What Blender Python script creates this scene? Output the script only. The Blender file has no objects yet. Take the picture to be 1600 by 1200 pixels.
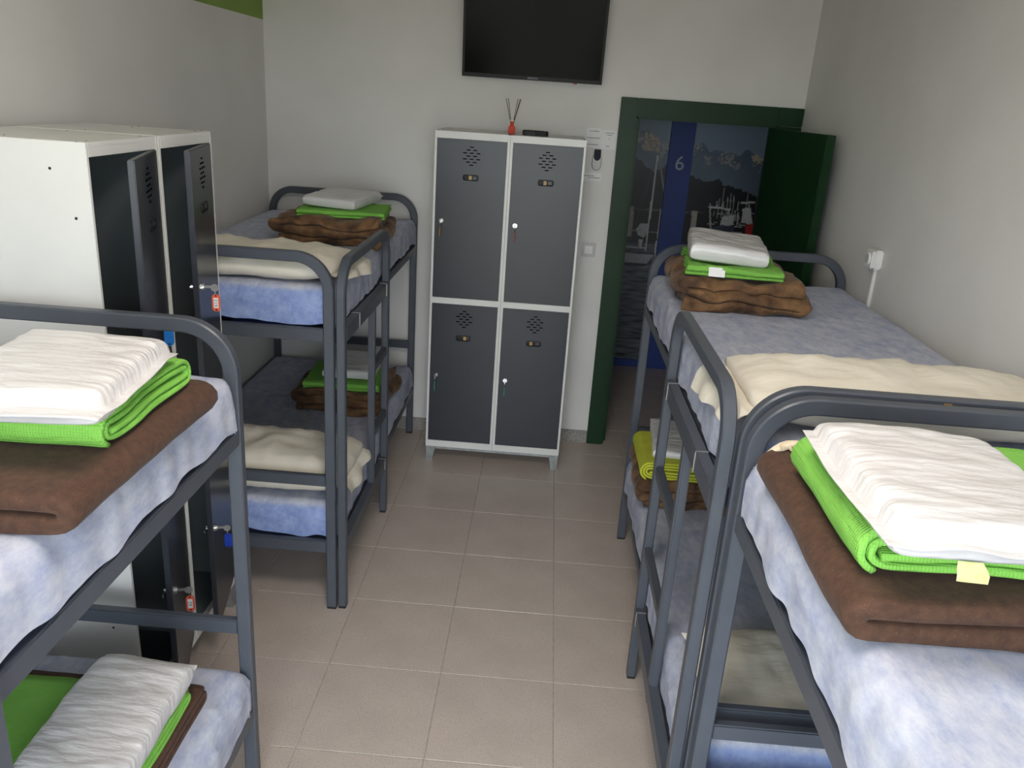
import bpy, bmesh, math, random
from mathutils import Vector, Matrix, noise
import numpy as np

# ------------------------------------------------------------------ camera, world, light, exposure
SC = bpy.context.scene
COL = SC.collection
random.seed(4)
F_PX, PITCH, YAW, ROLL, CAM_H = 1268.36, 0.33893, -0.02807, 0.06767, 2.1092

cam_d = bpy.data.cameras.new('camera'); cam = bpy.data.objects.new('camera', cam_d); COL.objects.link(cam)
cam_d.sensor_width = 36.0; cam_d.lens = F_PX / 1600.0 * 36.0; cam_d.clip_start = 0.02; cam_d.clip_end = 200
_f = Vector((math.sin(YAW) * math.cos(PITCH), math.cos(YAW) * math.cos(PITCH), -math.sin(PITCH)))
_r = Vector((math.cos(YAW), -math.sin(YAW), 0)); _u = _r.cross(_f)
_r2 = _r * math.cos(ROLL) + _u * math.sin(ROLL); _u2 = -_r * math.sin(ROLL) + _u * math.cos(ROLL)
cam.matrix_world = Matrix(((_r2.x, _u2.x, -_f.x, 0), (_r2.y, _u2.y, -_f.y, 0), (_r2.z, _u2.z, -_f.z, CAM_H), (0, 0, 0, 1)))
SC.camera = cam

SC.view_settings.view_transform = 'Standard'; SC.view_settings.look = 'None'
SC.view_settings.gamma = 1.0; SC.view_settings.use_curve_mapping = False
SC.view_settings.exposure = 0.82

SKY = 5.2
w = bpy.data.worlds.new('overcast_sky'); SC.world = w; w.use_nodes = True
w.node_tree.nodes['Background'].inputs[0].default_value = (0.86, 0.94, 1.0, 1)
w.node_tree.nodes['Background'].inputs[1].default_value = SKY

# room extents (metres; camera stands at x=0, y=0)
XL, XR, YB, YF, ZC = -1.685, 1.412, 4.94, -0.50, 2.95
WIN = (-1.40, 1.15, 0.06, 2.35)          # window opening in the wall behind the camera: x0, x1, z0, z1
DOOR = (0.473, 1.268, 2.05)              # clear opening x0, x1, height
YC = 6.69                                # far wall of the corridor

pl = bpy.data.lights.new('window_portal', 'AREA'); pl.shape = 'RECTANGLE'
pl.size = WIN[1] - WIN[0]; pl.size_y = WIN[3] - WIN[2]; pl.cycles.is_portal = True
po = bpy.data.objects.new('window_portal', pl); COL.objects.link(po)
po.location = ((WIN[0] + WIN[1]) / 2, YF - 0.02, (WIN[2] + WIN[3]) / 2); po.rotation_euler = (math.pi / 2, 0, 0)

# ------------------------------------------------------------------ materials
MATS = {}
def srgb(r, g, b):
    def c(v):
        v /= 255.0
        return v / 12.92 if v <= 0.04045 else ((v + 0.055) / 1.055) ** 2.4
    return (c(r), c(g), c(b), 1)

def mat(name, col, rough=0.5, metal=0.0, spec=0.5, c2=None, scale=8.0, detail=4.0, stretch=(1, 1, 1), lo=0.35, hi=0.65,
        bump=0.0, bscale=60.0, bstretch=(1, 1, 1), bdist=0.01, wave=None, sheen=0.0, trans=0.0, alpha=1.0, coat=0.0, speck=None, nrough=0.5):
    m = bpy.data.materials.new(name); m.use_nodes = True; MATS[name] = m
    nt = m.node_tree; b = nt.nodes['Principled BSDF']; L = nt.links.new
    b.inputs['Base Color'].default_value = col; b.inputs['Roughness'].default_value = rough
    b.inputs['Metallic'].default_value = metal; b.inputs['Specular IOR Level'].default_value = spec
    b.inputs['Sheen Weight'].default_value = sheen; b.inputs['Transmission Weight'].default_value = trans
    b.inputs['Coat Weight'].default_value = coat
    if sheen: b.inputs['Sheen Roughness'].default_value = 0.4
    tc = nt.nodes.new('ShaderNodeTexCoord')
    def mapped(st):
        mp = nt.nodes.new('ShaderNodeMapping'); mp.inputs['Scale'].default_value = st
        L(tc.outputs['Object'], mp.inputs['Vector']); return mp
    def nz(st, sc, de):
        n = nt.nodes.new('ShaderNodeTexNoise'); n.inputs['Scale'].default_value = sc; n.inputs['Detail'].default_value = de
        L(mapped(st).outputs[0], n.inputs['Vector']); return n
    colsock = None
    if c2:
        n = nz(stretch, scale, detail); n.inputs['Roughness'].default_value = nrough; r = nt.nodes.new('ShaderNodeValToRGB')
        r.color_ramp.elements[0].position = lo; r.color_ramp.elements[0].color = col
        r.color_ramp.elements[1].position = hi; r.color_ramp.elements[1].color = c2
        L(n.outputs['Fac'], r.inputs[0]); colsock = r.outputs[0]
    if speck:
        n = nz((1, 1, 1), speck[1], 2.0); r = nt.nodes.new('ShaderNodeValToRGB')
        r.color_ramp.elements[0].position = speck[2]; r.color_ramp.elements[0].color = (0, 0, 0, 1)
        r.color_ramp.elements[1].position = speck[2] + 0.06; r.color_ramp.elements[1].color = (1, 1, 1, 1)
        L(n.outputs['Fac'], r.inputs[0])
        mx = nt.nodes.new('ShaderNodeMix'); mx.data_type = 'RGBA'
        L(r.outputs[0], mx.inputs[0]); mx.inputs[7].default_value = speck[0]
        if colsock: L(colsock, mx.inputs[6])
        else: mx.inputs[6].default_value = col
        colsock = mx.outputs[2]
    if colsock: L(colsock, b.inputs['Base Color'])
    last = None
    if bump:
        n = nz(bstretch, bscale, 4.0); bp = nt.nodes.new('ShaderNodeBump'); bp.inputs['Strength'].default_value = bump
        bp.inputs['Distance'].default_value = bdist; L(n.outputs['Fac'], bp.inputs['Height']); last = bp
    if wave:
        for ax, sc, st in wave:
            wv = nt.nodes.new('ShaderNodeTexWave'); wv.bands_direction = ax; wv.inputs['Scale'].default_value = sc
            wv.inputs['Distortion'].default_value = 0.6; wv.inputs['Detail'].default_value = 1.0
            L(tc.outputs['Object'], wv.inputs['Vector'])
            bp = nt.nodes.new('ShaderNodeBump'); bp.inputs['Strength'].default_value = st; bp.inputs['Distance'].default_value = 0.004
            L(wv.outputs['Fac'], bp.inputs['Height'])
            if last: L(last.outputs[0], bp.inputs['Normal'])
            last = bp
    if last: L(last.outputs[0], b.inputs['Normal'])
    return m

M_WALL = mat('wall_paint', srgb(225, 223, 220), 0.7, c2=srgb(220, 218, 214), scale=3, bump=0.05, bscale=90, bdist=0.002)
M_GREENW = mat('green_wall_paint', srgb(132, 160, 72), 0.7, bump=0.05, bscale=90, bdist=0.002)
M_CEIL = mat('ceiling_paint', srgb(228, 226, 222), 0.8, bump=0.04, bscale=60)
M_TILE = mat('porcelain_tile', srgb(206, 192, 182), 0.28, c2=srgb(198, 184, 174), scale=5, speck=(srgb(146, 133, 124), 260, 0.60), bump=0.04, bscale=300, bdist=0.001)
M_GROUT = mat('grout', srgb(190, 182, 174), 0.9, c2=srgb(150, 142, 136), scale=30)
M_SKIRT = mat('speckled_stone', srgb(160, 155, 148), 0.5, speck=(srgb(112, 108, 104), 220, 0.52))
M_FRAME = mat('graphite_powder_coat', srgb(77, 82, 91), 0.4, c2=srgb(73, 78, 87), scale=12, bump=0.05, bscale=400, bdist=0.0005)
M_CAP = mat('black_rubber', srgb(22, 22, 24), 0.6)
M_STEEL = mat('bare_steel', srgb(214, 214, 210), 0.3, metal=0.8, c2=srgb(190, 190, 186), scale=20)
M_LWHITE = mat('white_locker_enamel', srgb(226, 226, 222), 0.35, c2=srgb(220, 220, 217), scale=4)
M_LGREY = mat('grey_locker_enamel', srgb(50, 53, 60), 0.3, spec=0.4, c2=srgb(47, 50, 57), scale=4)
M_LINNER = mat('dark_locker_interior', srgb(98, 106, 108), 0.6, c2=srgb(93, 101, 103), scale=4)
M_VOID = mat('vent_shadow_black', srgb(5, 5, 6), 0.95, spec=0.0)
M_ZINC = mat('galvanised_steel', srgb(168, 172, 172), 0.45, metal=0.6, c2=srgb(148, 152, 152), scale=30)
M_BLACKP = mat('black_plastic', srgb(14, 15, 17), 0.45, spec=0.3, c2=srgb(22, 23, 25), scale=30)
M_CHROME = mat('chrome', srgb(226, 226, 226), 0.12, metal=1.0, c2=srgb(215, 215, 215), scale=40)
M_BRASS = mat('brass_label', srgb(190, 150, 80), 0.4, c2=srgb(176, 138, 72), scale=90)
M_BLUEM = mat('blue_mattress_vinyl', srgb(36, 62, 142), 0.45, c2=srgb(32, 56, 132), scale=12)
M_COVER = mat('nonwoven_mattress_cover', srgb(197, 200, 211), 0.75, c2=srgb(146, 155, 188), scale=24, detail=14, stretch=(1, .55, 1), lo=0.36, hi=0.70, nrough=0.74,
              bump=0.3, bscale=60, bstretch=(1, 0.5, 1), bdist=0.004)
def tint_end(m):
    nt = m.node_tree; b = nt.nodes['Principled BSDF']; src = b.inputs['Base Color'].links[0].from_socket
    tc = nt.nodes.new('ShaderNodeTexCoord'); sp = nt.nodes.new('ShaderNodeSeparateXYZ'); nt.links.new(tc.outputs['Object'], sp.inputs[0])
    mr = nt.nodes.new('ShaderNodeMapRange'); mr.inputs[1].default_value = -0.935; mr.inputs[2].default_value = -0.947; nt.links.new(sp.outputs[1], mr.inputs[0])
    mx = nt.nodes.new('ShaderNodeMix'); mx.data_type = 'RGBA'; mx.blend_type = 'MULTIPLY'
    nt.links.new(mr.outputs[0], mx.inputs[0]); nt.links.new(src, mx.inputs[6]); mx.inputs[7].default_value = (0.56, 0.69, 1.0, 1)
    nt.links.new(mx.outputs[2], b.inputs['Base Color'])
tint_end(M_COVER)
M_PILLOW = mat('cream_pillowcase', srgb(230, 224, 210), 0.75, c2=srgb(222, 215, 200), scale=6, bump=0.3, bscale=14, bstretch=(.5, 1.6, 1), bdist=0.015)
M_BROWN = mat('brown_felt_wool', srgb(80, 54, 39), 0.95, c2=srgb(66, 43, 31), scale=60, detail=8, sheen=0.05, speck=(srgb(104, 78, 62), 380, 0.66), bump=0.3, bscale=160, bdist=0.003)
M_MINK = mat('brown_plush', srgb(130, 96, 62), 0.8, c2=srgb(70, 46, 28), scale=15, detail=7, sheen=0.1, bump=0.7, bscale=26, bdist=0.02)
M_GREEN = mat('lime_waffle_weave', srgb(128, 192, 80), 0.85, c2=srgb(120, 182, 72), scale=14, wave=[('X', 58, .28), ('Y', 58, .28), ('Z', 58, .2)], bump=.15, bscale=40)
M_LIME = mat('yellow_green_towelling', srgb(190, 196, 58), 0.9, c2=srgb(176, 182, 50), scale=14, wave=[('Y', 40, .5), ('Z', 40, .3)], bump=.2, bscale=120)
M_BAG = mat('white_plastic_bag', srgb(214, 213, 214), 0.28, c2=srgb(204, 202, 202), scale=5, stretch=(1, 4, 1), bump=0.6, bscale=16, bstretch=(1, 4, 1), bdist=0.008, coat=0.2)
M_TAPE = mat('yellowed_tape', srgb(226, 214, 160), 0.4, c2=srgb(214, 200, 140), scale=60)
M_STITCH = mat('cream_stitching', srgb(226, 212, 186), 0.9, c2=srgb(210, 196, 170), scale=60)
M_PAPER = mat('white_paper', srgb(236, 236, 236), 0.7, c2=srgb(230, 230, 230), scale=10)
M_INK = mat('grey_print', srgb(96, 96, 104), 0.8, c2=srgb(120, 120, 128), scale=80)
M_DGREEN = mat('dark_green_gloss_paint', srgb(20, 54, 27), 0.4, spec=0.25, c2=srgb(18, 49, 24), scale=7, bump=0.05, bscale=40, bdist=0.001)
M_BLUEP = mat('navy_blue_paint', srgb(38, 66, 140), 0.5, c2=srgb(34, 60, 130), scale=5)
M_PLASTW = mat('white_plastic', srgb(232, 231, 228), 0.35, c2=srgb(228, 227, 224), scale=20)
M_PLASTG = mat('pale_grey_plastic', srgb(196, 195, 193), 0.4, c2=srgb(190, 189, 187), scale=20)
M_SCREEN = mat('tv_screen', srgb(6, 6, 7), 0.16, spec=0.06, c2=srgb(9, 9, 10), scale=2)
M_AMBER = mat('red_orange_glass', srgb(206, 62, 26), 0.4, spec=0.2, c2=srgb(190, 52, 22), scale=20, trans=0.0)
M_REED = mat('dark_red_reed', srgb(74, 30, 28), 0.7, c2=srgb(60, 24, 22), scale=60)
M_ORANGE = mat('orange_tag_plastic', srgb(236, 104, 72), 0.35, c2=srgb(228, 96, 66), scale=60)
M_BLUET = mat('blue_tag_plastic', srgb(34, 116, 196), 0.35, c2=srgb(30, 108, 186), scale=60)
M_BLUET2 = mat('deep_blue_tag_plastic', srgb(30, 66, 176), 0.35, c2=srgb(28, 60, 168), scale=60)
M_REDT = mat('red_tag_plastic', srgb(176, 52, 40), 0.35, c2=srgb(166, 46, 36), scale=60)
M_GREENT = mat('green_tag_plastic', srgb(50, 160, 128), 0.35, c2=srgb(44, 150, 118), scale=60)
M_YELLT = mat('ochre_tag_plastic', srgb(170, 132, 40), 0.35, c2=srgb(160, 122, 36), scale=60)
M_NUM = mat('silver_numeral', srgb(150, 156, 168), 0.4, metal=0.3, c2=srgb(140, 146, 158), scale=60)
M_GRASS = mat('terrace_paving', srgb(172, 164, 150), 0.9, c2=srgb(158, 152, 136), scale=1.2)
M_GLASS = mat('window_frame_white', srgb(230, 230, 228), 0.4, c2=srgb(224, 224, 222), scale=10)
def mural_material():
    m = bpy.data.materials.new('harbour_print'); m.use_nodes = True
    a = m.node_tree.nodes.new('ShaderNodeVertexColor'); a.layer_name = 'print'
    b = m.node_tree.nodes['Principled BSDF']; b.inputs['Roughness'].default_value = 0.35
    m.node_tree.links.new(a.outputs[0], b.inputs['Base Color']); return m
M_MURAL = mural_material()

# ------------------------------------------------------------------ mesh helpers
def link_mesh(name, me, m, parent=None, smooth=False):
    o = bpy.data.objects.new(name, me); COL.objects.link(o)
    if m and not me.materials: me.materials.append(m)
    if smooth:
        for p in me.polygons: p.use_smooth = True
    if parent: o.parent = parent
    return o
def from_bm(name, bm, m, parent=None, smooth=False):
    bmesh.ops.recalc_face_normals(bm, faces=bm.faces)
    me = bpy.data.meshes.new(name); bm.to_mesh(me); bm.free()
    return link_mesh(name, me, m, parent, smooth)
def from_py(name, v, f, m, parent=None, smooth=True):
    bm = bmesh.new(); vs = [bm.verts.new(p) for p in v]
    for q in f:
        try: bm.faces.new([vs[i] for i in q])
        except ValueError: pass
    bmesh.ops.remove_doubles(bm, verts=bm.verts, dist=2e-5)
    return from_bm(name, bm, m, parent, smooth)
def tag(o, label=None, cat=None, group=None, kind=None):
    if label: o['label'] = label
    if cat: o['category'] = cat
    if group: o['group'] = group
    if kind: o['kind'] = kind
    return o
def thing(name, loc, label, cat, group=None, rz=0.0):
    o = bpy.data.objects.new(name, None); COL.objects.link(o); o.empty_display_size = 0.1
    o.location = loc; o.rotation_euler = (0, 0, rz)
    return tag(o, label, cat, group)
def box(bm, x0, x1, y0, y1, z0, z1, bev=0.0, seg=2):
    r = bmesh.ops.create_cube(bm, size=1.0)
    for v in r['verts']:
        v.co = ((x0 + x1) / 2 + v.co.x * (x1 - x0), (y0 + y1) / 2 + v.co.y * (y1 - y0), (z0 + z1) / 2 + v.co.z * (z1 - z0))
    if bev > 0:
        es = list({e for v in r['verts'] for e in v.link_edges})
        bmesh.ops.bevel(bm, geom=es, offset=bev, segments=seg, affect='EDGES', clamp_overlap=True)
def obox(name, b, m, parent=None, bev=0.0, seg=2, smooth=False):
    bm = bmesh.new(); box(bm, *b, bev=bev, seg=seg); return from_bm(name, bm, m, parent, smooth)
def boxes(name, bl, m, parent=None, bev=0.0):
    bm = bmesh.new()
    for b in bl: box(bm, *b, bev=bev)
    return from_bm(name, bm, m, parent)
def cyl(bm, p0, p1, r0, r1=None, n=16):
    p0, p1 = Vector(p0), Vector(p1); d = p1 - p0; r1 = r0 if r1 is None else r1
    mt = Matrix.Translation((p0 + p1) / 2) @ d.to_track_quat('Z', 'Y').to_matrix().to_4x4()
    bmesh.ops.create_cone(bm, cap_ends=True, segments=n, radius1=r0, radius2=r1, depth=d.length, matrix=mt)
def ocyl(name, p0, p1, r0, m, parent=None, r1=None, n=16):
    bm = bmesh.new(); cyl(bm, p0, p1, r0, r1, n); return from_bm(name, bm, m, parent)
def rrect(a, b, r, n=3):
    pts = []
    for cx, cy, s in ((a - r, b - r, 0), (-a + r, b - r, 90), (-a + r, -b + r, 180), (a - r, -b + r, 270)):
        for k in range(n + 1):
            t = math.radians(s + 90 * k / n); pts.append((cx + r * math.cos(t), cy + r * math.sin(t)))
    return pts
def sweep(name, path, nrm, prof, m, parent=None):
    """planar path swept with a profile; nrm = normal of the path's plane"""
    nrm = Vector(nrm); P = [Vector(p) for p in path]; bm = bmesh.new(); rings = []
    for i, p in enumerate(P):
        t = (P[min(i + 1, len(P) - 1)] - P[max(i - 1, 0)]).normalized(); s = t.cross(nrm)
        rings.append([bm.verts.new(p + s * a + nrm * b) for a, b in prof])
    n = len(prof)
    for i in range(len(rings) - 1):
        for j in range(n): bm.faces.new((rings[i][j], rings[i][(j + 1) % n], rings[i + 1][(j + 1) % n], rings[i + 1][j]))
    bm.faces.new(rings[0]); bm.faces.new(rings[-1])
    o = from_bm(name, bm, m, parent, True); o.data.set_sharp_from_angle(angle=math.radians(32))
    return o
def upath(a0, a1, ztop, r, zbot, n=14):
    """inverted U in an (a,z) plane: leg at a0 up, round corners, leg at a1 down"""
    pts = [(a0, zbot), (a0, (zbot + ztop - r) / 2), (a0, ztop - r)]; s = 1 if a1 > a0 else -1
    for k in range(1, n + 1):
        t = math.pi / 2 * k / n; pts.append((a0 + s * r * (1 - math.cos(t)), ztop - r + r * math.sin(t)))
    for k in range(0, n + 1):
        t = math.pi / 2 * k / n; pts.append((a1 - s * r + s * r * math.sin(t), ztop - r + r * math.cos(t)))
    return pts + [(a1, (zbot + ztop - r) / 2), (a1, zbot)]
def ngrid(nu, nv):
    return [(i * nv + j, i * nv + j + 1, (i + 1) * nv + j + 1, (i + 1) * nv + j) for i in range(nu - 1) for j in range(nv - 1)]
def N(x, y, z): return noise.noise(Vector((x, y, z)))
def text_mesh(name, body, size, m, parent, loc, rot, depth=0.0006):
    cu = bpy.data.curves.new(name, 'FONT'); cu.body = body; cu.size = size; cu.extrude = depth; cu.align_x = 'CENTER'; cu.align_y = 'CENTER'
    t = bpy.data.objects.new(name, cu); COL.objects.link(t); dg = bpy.context.evaluated_depsgraph_get()
    me = bpy.data.meshes.new_from_object(t.evaluated_get(dg)); bpy.data.objects.remove(t)
    me.materials.clear(); o = link_mesh(name, me, m, parent); o.location = loc; o.rotation_euler = rot
    return o

# ------------------------------------------------------------------ room shell
T = 0.15
def st(o): o['kind'] = 'structure'; return o
tile = 0.435; TX0, TY0 = -0.7055, 4.312; J = 0.0016
floor = st(obox('floor', (XL - T, XR + 2.2, YF - T, YC + T, -0.06, -0.0022), M_GROUT))
def tile_mesh(x0, x1, y0, y1):
    bm = bmesh.new(); box(bm, x0, x1, y0, y1, -0.008, 0.0, bev=0.0012, seg=1)
    bmesh.ops.recalc_face_normals(bm, faces=bm.faces)
    me = bpy.data.meshes.new('tile'); bm.to_mesh(me); bm.free(); return me
full = tile_mesh(-tile / 2 + J, tile / 2 - J, -tile / 2 + J, tile / 2 - J); full.materials.append(M_TILE)
for j in range(-13, 7):
    for i in range(-4, 8):
        x0, y0 = TX0 + i * tile, TY0 + j * tile; cx, cy = x0 + tile / 2, y0 + tile / 2
        lx0, lx1 = (XL, XR) if y0 < YB else (0.2, 2.6)
        a, b_ = max(x0, lx0), min(x0 + tile, lx1); c, d = max(y0, YF), min(y0 + tile, YC)
        if b_ - a < 0.02 or d - c < 0.02: continue
        if b_ - a > tile - 1e-4 and d - c > tile - 1e-4: o = link_mesh('tile', full, None, floor); o.location = (cx, cy, 0)
        else:
            me = tile_mesh(a - cx + J, b_ - cx - J, c - cy + J, d - cy - J); o = link_mesh('tile', me, M_TILE, floor); o.location = (cx, cy, 0)
GZ = 2.433
wl = st(obox('wall_left', (XL - T, XL, YF - T, YB + T, -0.06, GZ), M_WALL))
obox('painted_band', (XL - T, XL, YF - T, YB + T, GZ, ZC), M_GREENW, wl)
wr = st(obox('wall_right', (XR, XR + T, YF - T, YB, -0.06, ZC), M_WALL))
D0, D1, DH = DOOR; FO = 0.374
st(boxes('wall_back', [(XL, D0 - 0.03, YB, YB + T, -0.06, ZC), (D1 + 0.03, 2.75, YB, YB + T, -0.06, ZC), (D0 - 0.03, D1 + 0.03, YB, YB + T, DH + 0.03, ZC)], M_WALL))
wf = st(boxes('wall_front', [(XL, WIN[0], YF - T, YF, -0.06, ZC), (WIN[1], XR, YF - T, YF, -0.06, ZC), (WIN[0], WIN[1], YF - T, YF, -0.06, WIN[2]), (WIN[0], WIN[1], YF - T, YF, WIN[3], ZC)], M_WALL))
st(obox('ceiling', (XL - T, XR + 2.2, YF - T, YC + T, ZC, ZC + 0.1), M_CEIL))
wn = st(obox('window_1', (WIN[0], WIN[1], YF - 0.11, YF - 0.05, WIN[2], WIN[2] + 0.05), M_GLASS))
for b in ((WIN[0], WIN[1], YF - 0.11, YF - 0.05, WIN[3] - 0.05, WIN[3]), (WIN[0], WIN[0] + 0.05, YF - 0.11, YF - 0.05, WIN[2], WIN[3]),
          (WIN[1] - 0.05, WIN[1], YF - 0.11, YF - 0.05, WIN[2], WIN[3]), (-0.13, -0.07, YF - 0.11, YF - 0.05, WIN[2], WIN[3])):
    obox('window_frame', b, M_GLASS, wn)
st(obox('ground', (-40, 40, -60, YF - T - 0.02, -0.6, -0.4), M_GRASS))
# corridor beyond the door
st(obox('wall_corridor', (0.1, XR + 2.2, YC, YC + T, -0.06, ZC), M_WALL))
st(obox('wall_corridor_end', (2.6, 2.75, YB + T, YC, -0.06, ZC), M_WALL))
st(obox('wall_corridor_start', (-0.05, 0.1, YB + T, YC + T, -0.06, ZC), M_WALL))
# skirting
def skirt(name, segs):
    o = st(obox(name, segs[0], M_SKIRT, None, 0.002))
    for s in segs[1:]: obox('skirting_tile', s, M_SKIRT, o, 0.002)
SH = 0.085
xs = [XL] + [TX0 + i * tile for i in range(-2, 3)] + [FO]
skirt('baseboard_back', [(xs[i] + 0.001, xs[i + 1] - 0.001, YB - 0.011, YB, 0, SH) for i in range(len(xs) - 1) if xs[i + 1] - xs[i] > .02])
ys = [YF] + [TY0 + j * tile for j in range(-12, 2)] + [YB - 0.012]
skirt('baseboard_left', [(XL, XL + 0.011, ys[i] + 0.001, ys[i + 1] - 0.001, 0, SH) for i in range(len(ys) - 1) if ys[i + 1] - ys[i] > .02])
skirt('baseboard_right', [(XR - 0.011, XR, ys[i] + 0.001, ys[i + 1] - 0.001, 0, SH) for i in range(len(ys) - 1) if ys[i + 1] - ys[i] > .02])
# green door with its frame
dr = st(obox('door_1', (FO, D0, YB - 0.018, YB + 0.0, 0, 2.152), M_DGREEN, None, 0.003))       # left architrave
obox('architrave', (D0, D1, YB - 0.018, YB, DH, 2.152), M_DGREEN, dr, 0.003)
obox('architrave', (D1 + 0.001, XR - 0.002, YB - 0.018, YB, DH - 0.0, 2.152), M_DGREEN, dr, 0.003)
obox('architrave', (D1 + 0.001, XR - 0.002, YB - 0.018, YB, 0, DH - 0.001), M_DGREEN, dr, 0.003)
obox('jamb', (D0 - 0.025, D0 + 0.012, YB, YB + T, 0, DH + 0.025), M_DGREEN, dr, 0.002)
obox('jamb', (D1 - 0.002, D1 + 0.025, YB, YB + T, 0, DH + 0.025), M_DGREEN, dr, 0.002)
obox('door_head', (D0, D1, YB, YB + T, DH - 0.012, DH + 0.025), M_DGREEN, dr, 0.002)
obox('door_stop', (D0 + 0.012, D0 + 0.026, YB + 0.05, YB + T, 0, DH - 0.012), M_DGREEN, dr, 0.002)
a = math.radians(95.5)
leaf = obox('door_leaf', (-0.80, 0.0, -0.045, 0.0, 0.008, 2.035), M_DGREEN, dr, 0.003)
leaf.location = (D1 - 0.036, YB - 0.02, 0); leaf.rotation_euler = (0, 0, a)
hb = bmesh.new(); cyl(hb, (-0.74, 0.0, 1.02), (-0.74, 0.05, 1.02), 0.009); cyl(hb, (-0.745, 0.045, 1.02), (-0.63, 0.045, 1.02), 0.008)
box(hb, -0.765, -0.715, 0.0, 0.006, 0.92, 1.08, bev=0.002); from_bm('door_handle', hb, M_STEEL, leaf)

# harbour mural on the corridor wall, printed as vertex colours
def mural_colour(X, Zz):
    def nzf(ax, az, c): return np.vectorize(lambda a, b: N(a * ax, b * az, c))(X, Zz)
    n = nzf(3.1, 3.1, .3) * .5 + nzf(9, 9, 2.1) * .3 + nzf(27, 27, 5.5) * .25; fine = nzf(60, 60, 3.3); wv = nzf(9, 75, 1.2)
    h1 = np.vectorize(lambda a: N(a * 14, 7.7, 0) * .03 + N(a * 40, 3.3, 0) * .012)(X)
    h2 = np.vectorize(lambda a: N(a * 18, 1.7, 4) * .03 + N(a * 60, 9.3, 0) * .014)(X)
    RX = [.1, .45, .66, .736, .796, .861, .914, .99, 1.15, 1.176, 1.235, 1.312, 1.40, 1.495, 1.52, 1.60, 1.70, 1.72, 1.9, 2.4]
    RZ = [1.8, 1.88, 1.93, 1.95, 1.90, 1.82, 1.88, 1.86, 1.845, 1.87, 1.80, 1.82, 1.80, 1.80, 1.83, 1.785, 1.745, 1.775, 1.7, 1.75]
    TX = [.1, .65, .72, .77, .83, .88, .91, .95, 1.13, 1.18, 1.26, 1.32, 1.43, 1.50, 1.57, 1.72, 2.4]
    TZ = [1.8, 1.74, 1.71, 1.64, 1.625, 1.64, 1.69, 1.63, 1.617, 1.60, 1.565, 1.60, 1.55, 1.54, 1.50, 1.485, 1.45]
    ridge = np.interp(X, RX, RZ) + h1; trees = np.interp(X, TX, TZ) + h2
    C = np.zeros(X.shape + (3,)); C[:] = np.stack([.075 + .05 * X, .115 + .06 * X, .15 + .07 * X], -1)
    C *= (1 + .25 * np.clip(X - 1.2, 0, 1))[..., None]
    mk = Zz < ridge; C[mk] = np.array([.085, .115, .15]) * (1 + n[mk][:, None] * .35)
    snow = mk & (Zz > ridge - .05 - .10 * np.clip(n + .4, 0, 1)) & (fine * .5 + n > -.02); C[snow] = np.array([.24, .23, .23]) * (.8 + .5 * fine[snow][:, None])
    gold = mk & (X < .86) & (X > .70) & (Zz > 1.78) & (n + .4 * fine > .0); C[gold] = np.array([.34, .27, .20]) * (.8 + .5 * fine[gold][:, None])
    mk = (np.hypot((X - 1.62) / .045, (Zz - 1.775) / .03) < 1 + fine) & (Zz < ridge + .02); C[mk] = np.array([.40, .33, .24])
    mk = Zz < trees; C[mk] = np.array([.012, .013, .015]) * (1 + .6 * n[mk][:, None])
    wat = Zz < 1.06; C[wat] = np.array([.06, .07, .08]) * (1 + 1.5 * np.clip(wv[wat], -.55, 1))[:, None]
    def line(p, q, w_, c):
        p, q = np.array(p), np.array(q); d = q - p; L2 = d @ d
        t_ = np.clip(((X - p[0]) * d[0] + (Zz - p[1]) * d[1]) / L2, 0, 1)
        C[np.hypot(X - p[0] - t_ * d[0], Zz - p[1] - t_ * d[1]) < w_] = c
    def poly(P, c):
        ins = np.zeros(X.shape, bool); k = len(P)
        for a_ in range(k):
            (x0, z0), (x1, z1) = P[a_], P[(a_ + 1) % k]
            if z0 == z1: continue
            cr = ((z0 > Zz) != (z1 > Zz)) & (X < (x1 - x0) * (Zz - z0) / (z1 - z0) + x0); ins ^= cr
        C[ins] = np.array(c) * (1 + .25 * fine[ins][:, None])
    line((.5, 1.322), (1.25, 1.332), .006, .06); line((.6, 1.155), (.93, 1.15), .007, .14)
    for x in (.676, .93, 1.184): poly([(x - .022, 1.345), (x + .022, 1.345), (x + .024, 1.10), (x - .02, 1.10)], (.26, .24, .21))
    poly([(.734, 1.165), (.76, 1.212), (.823, 1.212), (.838, 1.156), (.80, 1.10), (.75, 1.12)], (.30, .31, .32))
    poly([(.76, 1.09), (.80, 1.09), (.79, 1.03), (.77, 1.03)], (.34, .34, .34)); poly([(.90, 1.08), (.925, 1.09), (.93, .96), (.905, .95)], (.30, .30, .30))
    line((.827, 1.724), (.721, 1.194), .002, .04); line((.851, 1.736), (.975, 1.274), .006, .15); line((.837, 1.744), (.827, 1.0), .007, .36)
    poly([(.45, 1.03), (.82, 1.03), (.82, 1.015), (.45, 1.015)], (.28, .28, .29)); poly([(.40, .965), (.90, .966), (.85, .888), (.40, .888)], (.24, .25, .27))
    poly([(.40, .888), (.85, .888), (.84, .868), (.40, .868)], (.01, .01, .012))
    rnd = random.Random(5)
    for k in range(46):
        x = rnd.uniform(1.28, 1.75); z = rnd.uniform(1.22, 1.38); a_ = rnd.uniform(-.05, .05); b_ = rnd.choice((0, .07)) * rnd.uniform(.4, 1)
        line((x, z), (x + (a_ if b_ == 0 else a_ * .2), z + b_), rnd.uniform(.003, .0055), rnd.uniform(.16, .40))
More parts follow.
